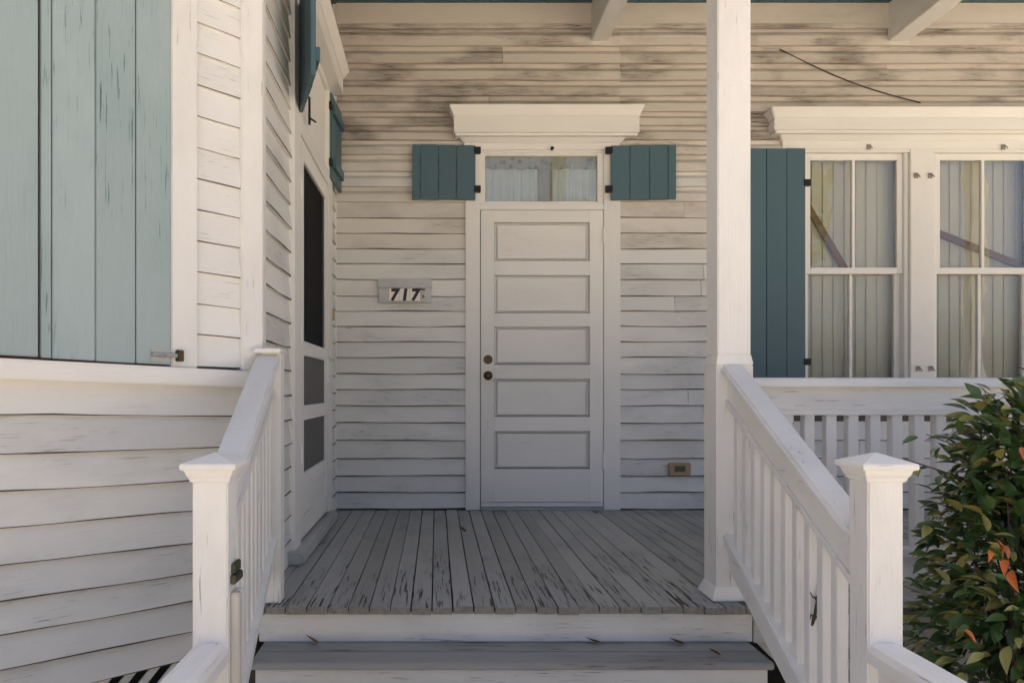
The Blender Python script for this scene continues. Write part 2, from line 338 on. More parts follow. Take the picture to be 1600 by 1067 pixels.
def shutter(label, group, hinge, d, w, z0, z1, widths, mat, hz, batten_back=True, name='shutter'):
    """hinge: point on hinge axis; d: unit direction in plan from hinge edge to free edge"""
    t = thing(name, (hinge[0], hinge[1], z0), label, 'shutter', group)
    d = Vector((d[0], d[1], 0)).normalized(); nn = Vector((-d.y, d.x, 0))
    F = Frame((hinge[0], hinge[1], 0), d, nn)
    u = 0
    for i, b in enumerate(widths):
        mb = MB(); F.box(mb, u+.001, u+b-.0015, -.011+rnd.uniform(-.001,.001), .011+rnd.uniform(-.001,.001), z0+rnd.uniform(-.002,.002), z1+rnd.uniform(-.002,.002))
        mb.build('board', mat, t, bevel=.0025); u += b
    for zz in (z0+.07, z1-.13) if batten_back else ():
        mb = MB(); F.box(mb, .02, w-.02, -.031 if batten_back == 1 else .011, -.011 if batten_back == 1 else .031, zz, zz+.06); mb.build('batten', mat, t, bevel=.002)
    for zz in hz:
        mb = MB(); F.box(mb, -.035, .012, -.016, .016, zz-.022, zz+.022); mb.build('hinge', IRON, t, bevel=.002)
    return t
# two small shutters of the side-door transom
shutter('small teal shutter swung out above the near side of the screen door', 'side transom shutters', (-.660,3.735), (.135,-.455), .475, 2.16, 2.68, (.115,.12,.12,.12), teal('z'), (2.25,2.58), 2)
shutter('small teal shutter above the far side of the screen door, nearly edge-on in the corner', 'side transom shutters', (-.662,4.775), (.015,.36), .37, 2.13, 2.66, (.09,.095,.095,.09), teal('z'), (2.22,2.57), 1)

# ---------------------------------------------------------------- bay wall (45 degrees)
by = thing('bay_wall', (-.70, 2.98, -.75), 'angled white clapboard bay wall with sill at the left edge', 'wall')
low = [.713,.594,.480,.371,.2546,.1476,.045,-.062,-.165]
low = [.82] + low
for i in range(len(low)-1):
    BAY.clap(.012, 1.85, low[i+1], low[i], by, white('bay'), nb=.024, eh=.0035)
ups = [.89]
while ups[-1] < 3.3: ups.append(ups[-1] + .1135 + rnd.uniform(-.003,.003))
for i in range(len(ups)-1):
    BAY.clap(.078, .262, ups[i], ups[i+1], by, paint('bright_white','' or (.80,.785,.755),'bay',dirt=.15,crack=.3,var=.03), nb=.017, eh=.0035)
    BAY.clap(1.32, 1.85, ups[i], ups[i+1], by, white('bay'))
def B_(name, u0,u1,n0,n1,z0,z1,mat,par=by,bev=.004):
    mb = MB(); BAY.box(mb,u0,u1,n0,n1,z0,z1); return mb.build(name, mat, par, bevel=bev)
B_('crawl_shade_box', 0.03,1.86,-.6,-.3,-.75,-.14, DARK, bev=0)  # near-black box paints the shade of the void behind the lattice
B_('sheathing', 0.03,1.86,-.12,-.006,-.155,3.45, plain('old_sheathing', (.12,.10,.08), .9), bev=0)
B_('corner_board', -.012,.078,-.01,.030,.884,3.42, rail('z'))
B_('window_casing', .262,.362,-.004,.034,.884,3.0, rail('z')); B_('window_casing', 1.215,1.32,-.004,.034,.884,3.0, rail('z'))
B_('window_recess', .362,1.215,-.05,.0,.884,3.0, plain('old_brown_wood', (.16,.09,.05), .8), bev=0)
B_('sill', -.02,1.85,-.004,.062,.822,.884, rail('bay'), bev=.006)
B_('header', .262,1.32,-.004,.04,3.0,3.15, rail('bay'))
mb = MB(); BAY.box(mb, 1.85,1.86,-1.0,.03,-.75,3.42); mb.build('front_corner', white('z'), by)
# shutter pair on the bay, closed
def bay_shutter(label, u0, boards, latch):
    p0 = BAY.p(u0, 0, 0); t = thing('shutter', (p0.x,p0.y,.9), label, 'shutter', 'closed shutters on the bay window')
    u = u0
    for i, b in enumerate(boards):
        mb = MB(); e = rnd.uniform(-.002,.002); BAY.box(mb, u+.001,u+b-.002,.012+e,.036+e,.893+rnd.uniform(-.003,.003),2.98)
        mb.build('board', faded('z'), t, bevel=.0025); u += b
    for z in (1.15, 1.75, 2.6):
        mb = MB(); BAY.box(mb, u0+.02,u-.02,-.008,.012,z,z+.09); mb.build('batten', faded('bay'), t)
    if latch:
        mb = MB(); BAY.box(mb, u0+.005,u0+.075,.037,.041,.905,.945); o = mb.build('bolt_plate', GALV, t, bevel=.001)
        mb = MB(); mb.tube([BAY.p(u0+.075,.048,.925),BAY.p(u0-.028,.048,.925)], .008, 8); mb.tube([BAY.p(u0+.04,.05,.925),BAY.p(u0+.04,.07,.915)], .005,6); mb.build('bolt_bar', GALV, t)
        mb = MB(); BAY.box(mb, u0-.038,u0-.016,.034,.058,.905,.945); mb.build('bolt_keeper', BRASS, t, bevel=.002)
bay_shutter('faded pale blue board shutter with bolt latch, closed, beside the white casing', .364, (.126,.135,.134,.033), True)
bay_shutter('faded pale blue shutter leaf at the left picture edge, left of the dark seam', .797, (.135,.13,.145), False)

# lattice under the bay
lt = thing('lattice_panel', (-1.0,2.7,-.75), 'white diagonal lattice skirting under the bay clapboards', 'lattice')
for s in (1,-1):
    a = -.7
    while a < 2.2:
        # slat runs 45 deg in the (u,z) plane
        mb = MB(); z0, z1 = -.73, -.168; h = z1-z0
        ua, ub = (a, a+h) if s > 0 else (a+h, a)
        n0 = -.012 if s > 0 else -.004
        w = .019
        pts = []
        for n in (n0, n0+.007):
            pts += [BAY.p(ua-w,n,z0),BAY.p(ua+w,n,z0),BAY.p(ub+w,n,z1),BAY.p(ub-w,n,z1)]
        if min(ua,ub) > 0 and max(ua,ub) < 1.85:
            mb.hexa(pts); mb.build('slat', white('bay'), lt)
        a += .085
# ---------------------------------------------------------------- panel door with surround and cornice
dr = thing('panel_door', (.71, YB, 0), 'white five-panel wooden front door with brass knob, casing and cornice', 'door')
def K(name, x0,x1,n0,n1,z0,z1,mat,par=dr,bev=.003):
    mb = MB(); BACK.box(mb,bx(x0),bx(x1),n0,n1,z0,z1); return mb.build(name,mat,par,bevel=bev)
K('casing',.196,.294,0,.032,0,2.430,trim('z')); K('casing',1.130,1.243,0,.032,0,2.430,trim('z'))
K('transom_bar',.294,1.130,0,.030,2.026,2.070,trim('x'))
K('head_casing',.294,1.130,0,.028,2.415,2.430,trim('x'))
K('frieze',.186,1.236,0,.036,2.430,2.474,trim('x'))
mb = MB(); BACK.flare(mb,bx(.186),bx(1.236),.036,2.474,2.505,.035); mb.build('bed_moulding',trim('x'),dr,bevel=.004)
K('cornice_fascia',.115,1.35,0,.115,2.522,2.628,trim('x'))
K('cornice_soffit',.125,1.34,0,.10,2.505,2.522,trim('x'))
mb = MB(); BACK.flare(mb,bx(.115),bx(1.35),.115,2.628,2.698,.033); mb.build('cornice_crown',trim('x'),dr,bevel=.006)
K('threshold',.296,1.128,0,.05,0.0,.02,floorp('x'))
lf = K('door_leaf',.299,1.126,-.0055,.0,.022,2.022,plain('groove_shade_grime', (.16,.145,.13), .9))  # dark leaf colour paints shade and dirt into the panel grooves
XL,XR = .392, 1.035
# stiles and rails proud of the leaf, panels recessed between them
for (a,b) in ((.299,XL),(XR,1.126)): K('stile',a,b,.0,.031,.022,2.022,trim('z'),lf,.002)
pz = [(349,409),(431,490),(511,570),(592,651),(673,732)]
edges = [2.022] 
for (a,b) in pz: edges += [Zb(a), Zb(b)]
edges += [.055]
for i in range(0,len(edges)-1,2): K('rail',XL,XR,.0,.0305,edges[i+1] if i+1 < len(edges) else .03,edges[i],trim('x'),lf,.002)
K('kick_rail',.299,1.126,.031,.035,.022,.055,trim('x'),lf,.002)
for (a,b) in pz:
    pn = K('panel',XL+.004,XR-.003,.0,.010,Zb(b)+.006,Zb(a)-.003,trim('x'),lf,.002)
    K('raised_field',XL+.016,XR-.016,.010,.0175,Zb(b)+.012,Zb(a)-.012,trim('x'),lf,.005)
for z in (Zb(562), Zb(587)):
    mb = MB(); u = bx(.348); mb.tube([BACK.p(u,.030,z),BACK.p(u,.037,z)], .031, 20); mb.build('rosette',BRASS,lf,bevel=.002)
    mb = MB()
    if z < Zb(575): mb.tube([BACK.p(u,.030,z),BACK.p(u,.050,z),BACK.p(u,.060,z),BACK.p(u,.080,z),BACK.p(u,.088,z)], [.012,.012,.024,.026,.016], 16); mb.build('knob',BRASS,lf,smooth=True)
    else: mb.tube([BACK.p(u,.031,z),BACK.p(u,.043,z)], [.020,.018], 16); mb.build('deadbolt',BRASS,lf,bevel=.002)
for z in (.28, 1.80):
    mb = MB(); mb.tube([BACK.p(bx(1.128),.036,z),BACK.p(bx(1.128),.036,z+.10)], .008, 8); mb.build('hinge',trim('z'),lf)
# transom window and curtain
tw = thing('transom_window', (.71,YB,2.07), 'small transom window with sheer curtains above the front door', 'window')
for a in ((.294,.330,2.070,2.425),(1.090,1.130,2.070,2.425)): K('frame',a[0],a[1],-.05,.018,a[2],a[3],trim('z'),tw)
K('frame',.330,1.090,-.05,.017,2.395,2.425,trim('x'),tw); K('frame',.330,1.090,-.05,.017,2.070,2.086,trim('x'),tw)
mb = MB(); BACK.box(mb,bx(.330),bx(1.090),-.012,-.008,2.086,2.395); mb.build('pane',GLASS,tw)
mb = MB(); mb.tube([BACK.p(bx(.78),.02,2.437),BACK.p(bx(.78),.05,2.437)],.012,8); mb.build('stop_knob',IRON,tw)
def curtain(x0,x1,z0,z1,col,label,n,name='curtain',pat=None,amp=.006,yy=-.035):
    mb = MB(); N = 60; M = 6
    for i in range(N+1):
        x = x0+(x1-x0)*i/N
        for j in range(M+1):
            z = z0+(z1-z0)*j/M
            mb.v.append(BACK.p(bx(x), yy+amp*math.sin(i*.75+.4*math.sin(j))*(1.2-.5*j/M)+.004*math.sin(i*2.1), z+(0 if j else .004*math.sin(i*.9))))
    for i in range(N):
        for j in range(M): a=i*(M+1)+j; mb.f.append([a,a+M+1,a+M+2,a+1])
    m = plain(name+'_cloth'+str(n), col, .8, noise=.12, scale=14) if pat is None else pat
    o = mb.build(name, m, None, smooth=True); tag(o,label,'curtain',None); return o
curtain(.33,.69,2.075,2.40,(.74,.76,.76),'sheer white curtain in the left half of the transom window',1)
curtain(.79,1.09,2.075,2.40,(.74,.76,.76),'sheer white curtain in the right half of the transom window',2)
m,N,L,P = nodes('floral_cloth'); vz = N.new('ShaderNodeTexVoronoi'); vz.inputs['Scale'].default_value = 22; cr = N.new('ShaderNodeValToRGB')
ge = N.new('ShaderNodeNewGeometry'); L.new(ge.outputs['Position'],vz.inputs['Vector']); cr.color_ramp.elements[0].color=(.20,.24,.19,1); cr.color_ramp.elements[1].color=(.52,.50,.44,1); cr.color_ramp.elements[1].position=.5
L.new(vz.outputs['Distance'],cr.inputs[0]); L.new(cr.outputs[0],P.inputs['Base Color']); P.inputs['Roughness'].default_value=.9
curtain(.33,1.09,2.315,2.40,(.4,.4,.3),'green floral valance across the top of the transom window',3,'valance',m,.004,-.024)
K('backing_panel',.33,1.09,-.060,-.056,2.07,2.43,plain('beige_blind', (.50,.48,.42), .9),tw,0)
# transom shutters
shutter('small teal shutter left of the transom, above the number plate','front transom shutters',(.262,YB-.050),(-1,-.06),.426,2.085,2.452,(.128,.122,.122,.054),teal('z'),(2.16,2.42),1)
shutter('small teal shutter right of the transom, nearer the porch column','front transom shutters',(1.172,YB-.050),(1,-.06),.432,2.085,2.449,(.126,.130,.122,.054),teal('z'),(2.16,2.42),2)

# ---------------------------------------------------------------- paired windows
ws = thing('window_surround', (3.29,YB,.68), 'white casing, centre mullion and long cornice around the two right windows', 'window frame')
W0,W1,W2,W3 = 2.478,3.20,3.36,4.08
K('casing',2.38,W0,0,.032,.76,2.435,trim('z'),ws); K('mullion',W1,W2,-.02,.034,.76,2.435,trim('z'),ws); K('casing',W3,4.19,0,.032,.76,2.435,trim('z'),ws)
K('sill',2.34,4.24,0,.085,.70,.76,trim('x'),ws,.005)
K('head_casing',W0,W1,-.02,.030,2.415,2.435,trim('x'),ws); K('head_casing',W2,W3,-.02,.030,2.415,2.435,trim('x'),ws)
K('frieze',2.335,4.24,0,.036,2.435,2.49,trim('x'),ws)
mb = MB(); BACK.flare(mb,bx(2.335),bx(4.24),.036,2.49,2.522,.035); mb.build('bed_moulding',trim('x'),ws,bevel=.004)
K('cornice_fascia',2.245,4.31,0,.115,2.54,2.613,trim('x'),ws); K('cornice_soffit',2.26,4.29,0,.10,2.522,2.54,trim('x'),ws)
mb = MB(); BACK.flare(mb,bx(2.245),bx(4.31),.115,2.613,2.682,.033); mb.build('cornice_crown',trim('x'),ws,bevel=.006)
for (x,z) in ((2.915,2.447),(3.822,2.447),(3.235,2.255),(3.33,2.255),(3.25,.955),(3.335,.955)):
    mb = MB(); BACK.box(mb,bx(x)-.014,bx(x)+.014,.034,.040,z-.018,z+.018); mb.tube([BACK.p(bx(x),.04,z+.008),BACK.p(bx(x),.062,z),BACK.p(bx(x)+.01,.066,z-.018)],.004,6); mb.build('hook',plain('old_iron',(.30,.27,.24),.5,.3),ws)
def window(x0,x1,label):
    w = thing('window', ((x0+x1)/2,YB,.76), label, 'window', 'double-hung windows')
    xm = (x0+x1)/2
    for (a,b) in ((x0,x0+.028),(x1-.028,x1)): K('jamb',a,b,-.09,.010,.76,2.415,trim('z'),w)
    for nm,n0,z0,z1 in (('upper_sash',-.040,1.60,2.415),('lower_sash',-.075,.762,1.645)):
        sash = K(nm,x0+.028,x0+.066,n0,n0+.032,z0,z1,trim('z'),w,.002)
        K('stile',x1-.066,x1-.028,n0,n0+.032,z0,z1,trim('z'),sash,.002)
        K('rail',x0+.066,x1-.066,n0+.001,n0+.031,z1-.042,z1,trim('x'),sash,.002); K('rail',x0+.066,x1-.066,n0+.001,n0+.031,z0,z0+(.042 if z0>1 else .07),trim('x'),sash,.002)
        K('muntin',xm-.010,xm+.010,n0+.004,n0+.030,z0+.04,z1-.042,trim('z'),sash,.002)
        for (a,b) in ((x0+.066,xm-.010),(xm+.010,x1-.066)):
            mb = MB(); BACK.box(mb,bx(a),bx(b),n0+.012,n0+.016,z0+.04,z1-.04); mb.build('pane',GLASS,sash)
    return w
window(W0,W1,'left double-hung window of the pair, beside the tall teal shutter')
window(W2,W3,'right double-hung window of the pair, cut by the picture edge')
CREAM = plain('cream_slat', (.85,.77,.63), .7, noise=.06)
for (x0,x1,lab) in ((W0,W1,'cream vertical blind inside the left window'),(W2,W3,'cream vertical blind inside the right window')):
    t = thing('vertical_blind',((x0+x1)/2,YB+.12,.78),lab,'blind','vertical blinds')
    x = x0+.02; i = 0
    while x < x1+.02:
        a = R(rnd.uniform(4,11)); c = math.cos(a)*.043; s_ = math.sin(a)*.043
        mb = MB(); y = YB+.125
        mb.hexa([(x-c,y-s_,.78),(x+c,y+s_,.78),(x+c,y+s_+.0015,.78),(x-c,y-s_+.0015,.78),(x-c,y-s_,2.40),(x+c,y+s_,2.40),(x+c,y+s_+.0015,2.40),(x-c,y-s_+.0015,2.40)])
        mb.build('slat',CREAM,t); x += .076
    mb = MB(); mb.box(x0,x1,YB+.12,YB+.18,2.40,2.44); mb.build('head_rail',CREAM,t)
REFLECT_BAR = paint('reflection_brown',(.30,.15,.065),'x',dirt=.2,crack=.1)  # made-up bars draw the brown diagonals reflected in the window glass
for (a,b,lab) in (((2.48,2.22),(2.83,1.63),'brown bar standing in for a slanting reflection in the left window glass'),((3.37,1.93),(4.06,1.66),'brown bar standing in for a slanting reflection in the right window glass')):
    mb = MB(); d = Vector((b[0]-a[0],0,b[1]-a[1])).normalized(); q = Vector((-d.z,0,d.x))*.022; y = YB+.080
    pa, pb = Vector((a[0],y,a[1])), Vector((b[0],y,b[1])); yy = Vector((0,.018,0))
    mb.hexa([pa-q,pb-q,pb-q+yy,pa-q+yy,pa+q,pb+q,pb+q+yy,pa+q+yy]); tag(mb.build('reflection_bar',REFLECT_BAR,None,bevel=.002),lab,'bar','bars standing in for reflections')
shutter('tall teal board shutter open beside the left window, behind the porch column',None,(2.474,YB-.058),(-1,-.03),.43,.74,2.428,(.128,.138,.128,.036),teal('z'),(1.0,2.2),1)
# cable on the wall
pts = []
for i in range(13):
    t_ = i/12; pts.append(BACK.p(bx(2.32+t_*.95), .026+.012*math.sin(t_*3.14), 3.11-t_*.36-.045*math.sin(t_*3.14)))
tag(MB().tube(pts,.0045,6).build('cable',plain('old_cable',(.06,.05,.04),.6),None,smooth=True),'thin dark cable sagging across the grimy siding above the windows','cable')

# ---------------------------------------------------------------- number plate, outlet box
npz0,npz1 = Zb(474),Zb(438)
mbx = thing('house_number_box',(-.212,YB,npz0),'small grey metal box with house number 717 left of the door','number plate')
K('box_body',-.390,-.035,.012,.050,npz0,npz1-.058,GALV,mbx,.003); K('hood',-.394,-.031,.012,.062,npz1-.058,npz1,GALV,mbx,.004)
K('lip',-.390,-.035,.050,.060,npz0,npz0+.010,GALV,mbx,.002)
TILE = plain('number_tile_paint',(.85,.78,.70),.5,noise=.05); INK = plain('black_ink',(.012,.013,.016),.5)
def glyph(txt,par,x,z,h,n,bold=.0):
    c = bpy.data.curves.new('digit','FONT'); c.body = txt; c.size = h/.70; c.extrude = .0006; c.offset = bold; c.shear = .12; c.align_x = 'CENTER'
    tmp = bpy.data.objects.new('digit_tmp',c); COL.objects.link(tmp)
    dg = bpy.context.evaluated_depsgraph_get(); dg.update()
    me = bpy.data.meshes.new_from_object(tmp.evaluated_get(dg)); bpy.data.objects.remove(tmp)
    M = Matrix.Translation(BACK.p(bx(x),n,z)) @ Matrix.Rotation(R(90),4,'X'); me.transform(M)
    q = par; off = Vector((0,0,0))
    while q is not None: off += q.location; q = q.parent
    me.transform(Matrix.Translation(-off)); me.materials.clear(); me.materials.append(INK)
    o = bpy.data.objects.new('digit',me); COL.objects.link(o); o.parent = par; return o
zt0, zt1 = npz0+.013, npz1-.062
for i,ch in enumerate('717'):
    xa = -.318+i*.070
    t_ = K('number_tile',xa,xa+.068,.050,.053,zt0,zt1,TILE,mbx,0)
    glyph(ch,t_,xa+.033,zt0+.004,(zt1-zt0)-.008,.0545,.0055)
t_ = K('sticker',-.104,-.072,.050,.0525,zt0+.012,zt1,plain('sticker_paper',(.50,.48,.44),.6),mbx,0)
for (a,b,c,d) in ((-.104,-.076,zt1-.012,zt1-.002),(-.094,-.084,zt0+.030,zt0+.036),(-.094,-.084,zt0+.018,zt0+.022),(-.095,-.092,zt0+.018,zt0+.036),(-.086,-.083,zt0+.018,zt0+.036)):
    K('mark',a,b,.0526,.0535,c,d,INK,t_,0)
ob = thing('wall_box',(1.64,YB,.233),'small tan plastic box with dark green window, low on the wall by the column','box')
K('housing',1.565,1.713,.014,.050,Zb(742),Zb(722),plain('tan_box',(.40,.29,.18),.45),ob,.006)
K('display',1.605,1.672,.050,.0525,Zb(742)+.03,Zb(722)-.022,plain('green_window',(.07,.09,.05),.25),ob,.001)
K('bezel',1.598,1.679,.0495,.0512,Zb(742)+.022,Zb(722)-.015,plain('tan_bezel',(.26,.19,.11),.45),ob,.001)

# ---------------------------------------------------------------- steps
st = thing('porch_steps',(.27,2.7,-.75),'grey wooden porch steps with white risers','steps')
RISE, RUN = .14, .265
MB().box(-.674,1.20,2.915,2.94,-.14,-.030).build('riser',white('x'),st,bevel=.003)
for i in range(4):
    yf = 2.69 - i*RUN; zt = -RISE*(i+1)
    MB().box(-.655,1.185,yf,yf+.118,zt-.026,zt).build('tread',floorp('x'),st,bevel=.004)
    MB().box(-.655,1.185,yf+.121,yf+RUN+.03-.006,zt-.026,zt-.001).build('tread',floorp('x'),st,bevel=.003)
    if i < 4: MB().box(-.64,1.17,yf+.022,yf+.045,zt-RISE if i < 3 else -.75,zt-.028).build('riser',white('x'),st,bevel=.002)
for xx in (-.63,1.15):
    MB().hexa([(xx,2.92,-.75),(xx+.03,2.92,-.75),(xx+.03,1.95,-.75),(xx,1.95,-.75),(xx,2.92,-.17),(xx+.03,2.92,-.17),(xx+.03,1.95,-.62),(xx,1.95,-.62)]).build('stringer',white('y'),st)
# porch apron right of the steps
ap = thing('porch_apron',(3.2,2.95,-.75),'white apron board and lattice under the porch edge at the right','skirting')
MB().box(1.21,5.2,2.93,2.95,-.15,-.030).build('apron_board',white('x'),ap,bevel=.003)
for s in (1,-1):
    a = 1.25
    while a < 4.6:
        z0,z1 = -.74,-.155; h=z1-z0; ua,ub = (a,a+h) if s>0 else (a+h,a); y0 = 2.955 if s>0 else 2.963; w=.019
        pts=[]
        for y in (y0,y0+.007): pts += [(ua-w,y,z0),(ua+w,y,z0),(ub+w,y,z1),(ub-w,y,z1)]
        MB().hexa(pts).build('slat',white('x'),ap); a += .085

# ---------------------------------------------------------------- railings
SL_ = .506
def zr(Y): return .861 - (2.873-Y)*SL_        # top of the sloped handrail
def cap_profile(w,h):
    return [(-w/2,0,-h),(w/2,0,-h),(w/2,0,-h*.45),(w/2-.008,0,-h*.12),(w/4,0,0),(-w/4,0,0),(-w/2+.008,0,-h*.12),(-w/2,0,-h*.45)]
def stair_rail(xtop, xc, side, label):
    def zr(Y): return (.95-.435*(2.93-Y)) if side < 0 else (.861-(2.873-Y)*SL_)
    SLP = .435 if side < 0 else SL_
    def xr(Y): return xc + (xtop-xc)*max(0,(Y-1.985)/.965)
    t = thing('stair_railing',(xc,2.0,-.75),label,'railing','railings beside the porch steps')
    # sloped handrail: cap, face board, fillet
    ya, yb = 2.935 if side < 0 else 2.982, 2.03
    def slab(name,w,top,bot,bev,mat=rail('y')):
        mb = MB(); mb.hexa([(xr(yb)-w/2,yb,zr(yb)-bot),(xr(yb)+w/2,yb,zr(yb)-bot),(xr(ya)+w/2,ya,zr(ya)-bot),(xr(ya)-w/2,ya,zr(ya)-bot),
                            (xr(yb)-w/2,yb,zr(yb)-top),(xr(yb)+w/2,yb,zr(yb)-top),(xr(ya)+w/2,ya,zr(ya)-top),(xr(ya)-w/2,ya,zr(ya)-top)])
        return mb.build(name,mat,t,bevel=bev)
    slab('handrail',.092,0,.036,.010); slab('face_board',.040,.036,.135,.002); slab('fillet',.058,.135,.156,.003)
    ob_ = .03 if side < 0 else 0
    slab('bottom_rail',.070,.655+ob_,.70+ob_,.004); slab('bottom_skirt',.03,.70+ob_,.79+ob_,.002)
    # top post (left side only; the column takes its place at the right)
    if side < 0:
        MB().box(-.672,-.596,2.936,3.01,-.0,.955).build('top_post',rail('z'),t,bevel=.003)
        MB().box(-.690,-.590,2.90,3.02,.955,.972).build('post_cap',rail('x'),t,bevel=.003)
    # balusters
    y = 2.90
    while y > 2.10:
        b = .017; mb = MB()
        ztop = zr(y)-.15; zbot = zr(y)-.66-ob_
        mb.hexa([(xr(y)-b,y-b,zbot-b*SLP),(xr(y)+b,y-b,zbot-b*SLP),(xr(y)+b,y+b,zbot+b*SLP),(xr(y)-b,y+b,zbot+b*SLP),(xr(y)-b,y-b,ztop-b*SLP),(xr(y)+b,y-b,ztop-b*SLP),(xr(y)+b,y+b,ztop+b*SLP),(xr(y)-b,y+b,ztop+b*SLP)])
        mb.build('baluster',rail('z'),t,bevel=.002); y -= .0815
    # newel with moulded cap
    h = .045; yc = 1.985
    nw = MB().box(xc-h,xc+h,yc-h,yc+h,-.75,.60).build('newel_post',rail('z'),t,bevel=.004)
    mb = MB()
    def ring(hw,z): return [(xc-hw,yc-hw,z),(xc+hw,yc-hw,z),(xc+hw,yc+hw,z),(xc-hw,yc+hw,z)]
    prof = [(.047,.583),(.051,.586),(.051,.592),(.057,.601),(.060,.610),(.060,.614),(.069,.616),(.071,.622),(.069,.631)]
    for hw,z in prof: mb.v += [Vector(q) for q in ring(hw,z)]
    mb.v.append(Vector((xc,yc,.656)))
    for i in range(len(prof)-1):
        for k_ in range(4): mb.f.append([i*4+k_,i*4+(k_+1)%4,i*4+4+(k_+1)%4,i*4+4+k_])
    e = (len(prof)-1)*4
    for k_ in range(4): mb.f.append([e+k_,e+(k_+1)%4,e+4])
    mb.f.append([3,2,1,0]); mb.build('newel_cap',rail('x'),nw,bevel=.0015)
    # level lower rail towards the street
    ye = .95
    mb = MB(); pr_ = [(px+0,0,pz_) for (px,_,pz_) in cap_profile(.092,.05)]; mb.prism(pr_,(xc,yc-h+.002,.178),(xc,ye,.178)); mb.build('lower_handrail',rail('y'),t)
    MB().box(xc-.02,xc+.02,ye,yc-h,.02,.128).build('lower_face_board',rail('y'),t,bevel=.002)
    MB().box(xc-.03,xc+.03,ye,yc-h,.0,.02).build('lower_fillet',rail('y'),t,bevel=.002)
    MB().box(xc-.035,xc+.035,ye,yc-h,-.62,-.575).build('lower_bottom_rail',rail('y'),t,bevel=.002)
    y = yc-.10
    while y > ye+.03:
        MB().box(xc-.017,xc+.017,y-.017,y+.017,-.58,.003).build('baluster',rail('z'),t); y -= .0815
    MB().box(xc-h,xc+h,ye-2*h,ye,-.75,.24).build('newel_post',rail('z'),t,bevel=.004)
    return t
lr = stair_rail(-.645,-.572,-1,'white left stair railing whose newel carries a bronze latch, by the bay')
rr = stair_rail(1.147,1.135,1,'white right stair railing with a lizard on it, beside the bush')
# bronze latch and split filler board on the left newel
mb = MB(); mb.box(-.527,-.516,1.968,2.03,.345,.372); mb.box(-.527,-.512,1.96,2.035,.320,.343); mb.build('latch',plain('bronze_latch',(.075,.075,.05),.5,.5),lr,bevel=.003)
MB().box(-.5265,-.504,1.962,1.992,-.70,.298).build('filler_strip',paint('peeling_wood',(.62,.58,.52),'z',dirt=.6,crack=.6),lr,bevel=.003)
MB().box(-.5265,-.508,1.998,2.030,-.70,.298).build('filler_strip',rail('z'),lr,bevel=.003)
# column
cl = thing('porch_column',(1.155,3.045,0),'tall square white porch column at the top of the steps','column')
X0,X1,Y0,Y1 = 1.093,1.222,2.985,3.112
MB().box(X0,X1,Y0,Y1,.95,3.13).build('shaft',rail('z'),cl,bevel=.004)
e=.007
MB().box(X0-e,X1+e,Y0-e,Y1+e,.0,.915).build('lower_casing',rail('z'),cl,bevel=.004)
MB().hexa([(X0-e,Y0-e,.915),(X1+e,Y0-e,.915),(X1+e,Y1+e,.915),(X0-e,Y1+e,.915),(X0,Y0,.952),(X1,Y0,.952),(X1,Y1,.952),(X0,Y1,.952)]).build('chamfer',rail('z'),cl)
e2=.03
MB().hexa([(X0-e2,Y0-e2,.001),(X1+e2,Y0-e2,.001),(X1+e2,Y1+e2,.001),(X0-e2,Y1+e2,.001),(X0-e-.001,Y0-e-.001,.055),(X1+e+.001,Y0-e-.001,.055),(X1+e+.001,Y1+e+.001,.055),(X0-e-.001,Y1+e+.001,.055)]).build('base_moulding',rail('x'),cl,bevel=.004)
# porch railing to the right of the column
pg = thing('porch_railing',(3.1,3.05,0),'white level porch railing in front of the paired windows','railing')
mb = MB(); mb.prism([(0,p[0],p[2]) for p in cap_profile(.092,.036)],(1.229,3.05,.863),(5.15,3.05,.863)); mb.build('cap_rail',rail('x'),pg)
MB().box(1.229,5.15,3.03,3.07,.735,.827).build('face_board',rail('x'),pg,bevel=.002)
MB().box(1.229,5.15,3.022,3.078,.715,.735).build('fillet',rail('x'),pg,bevel=.003)
MB().box(1.229,5.15,3.015,3.085,.155,.19).build('bottom_rail',rail('x'),pg,bevel=.003)
MB().box(1.229,5.15,3.03,3.07,.06,.155).build('bottom_skirt',rail('x'),pg,bevel=.003)
bm0 = MB().box(-.020,.020,-.020,.020,0,.527).build('baluster',rail('z'),pg,bevel=.002)
x = 1.30; first=True
while x < 5.1:
    o = bm0 if first else bm0.copy()
    if not first: COL.objects.link(o); o.parent = pg
    o.location = Vector((x,3.05,.189))-pg.location; first=False; x += .0865
for v in bm0.data.vertices: v.co += pg.location
MB().box(5.15,5.28,2.985,3.112,0,3.13).build('end_post',rail('z'),pg,bevel=.004)

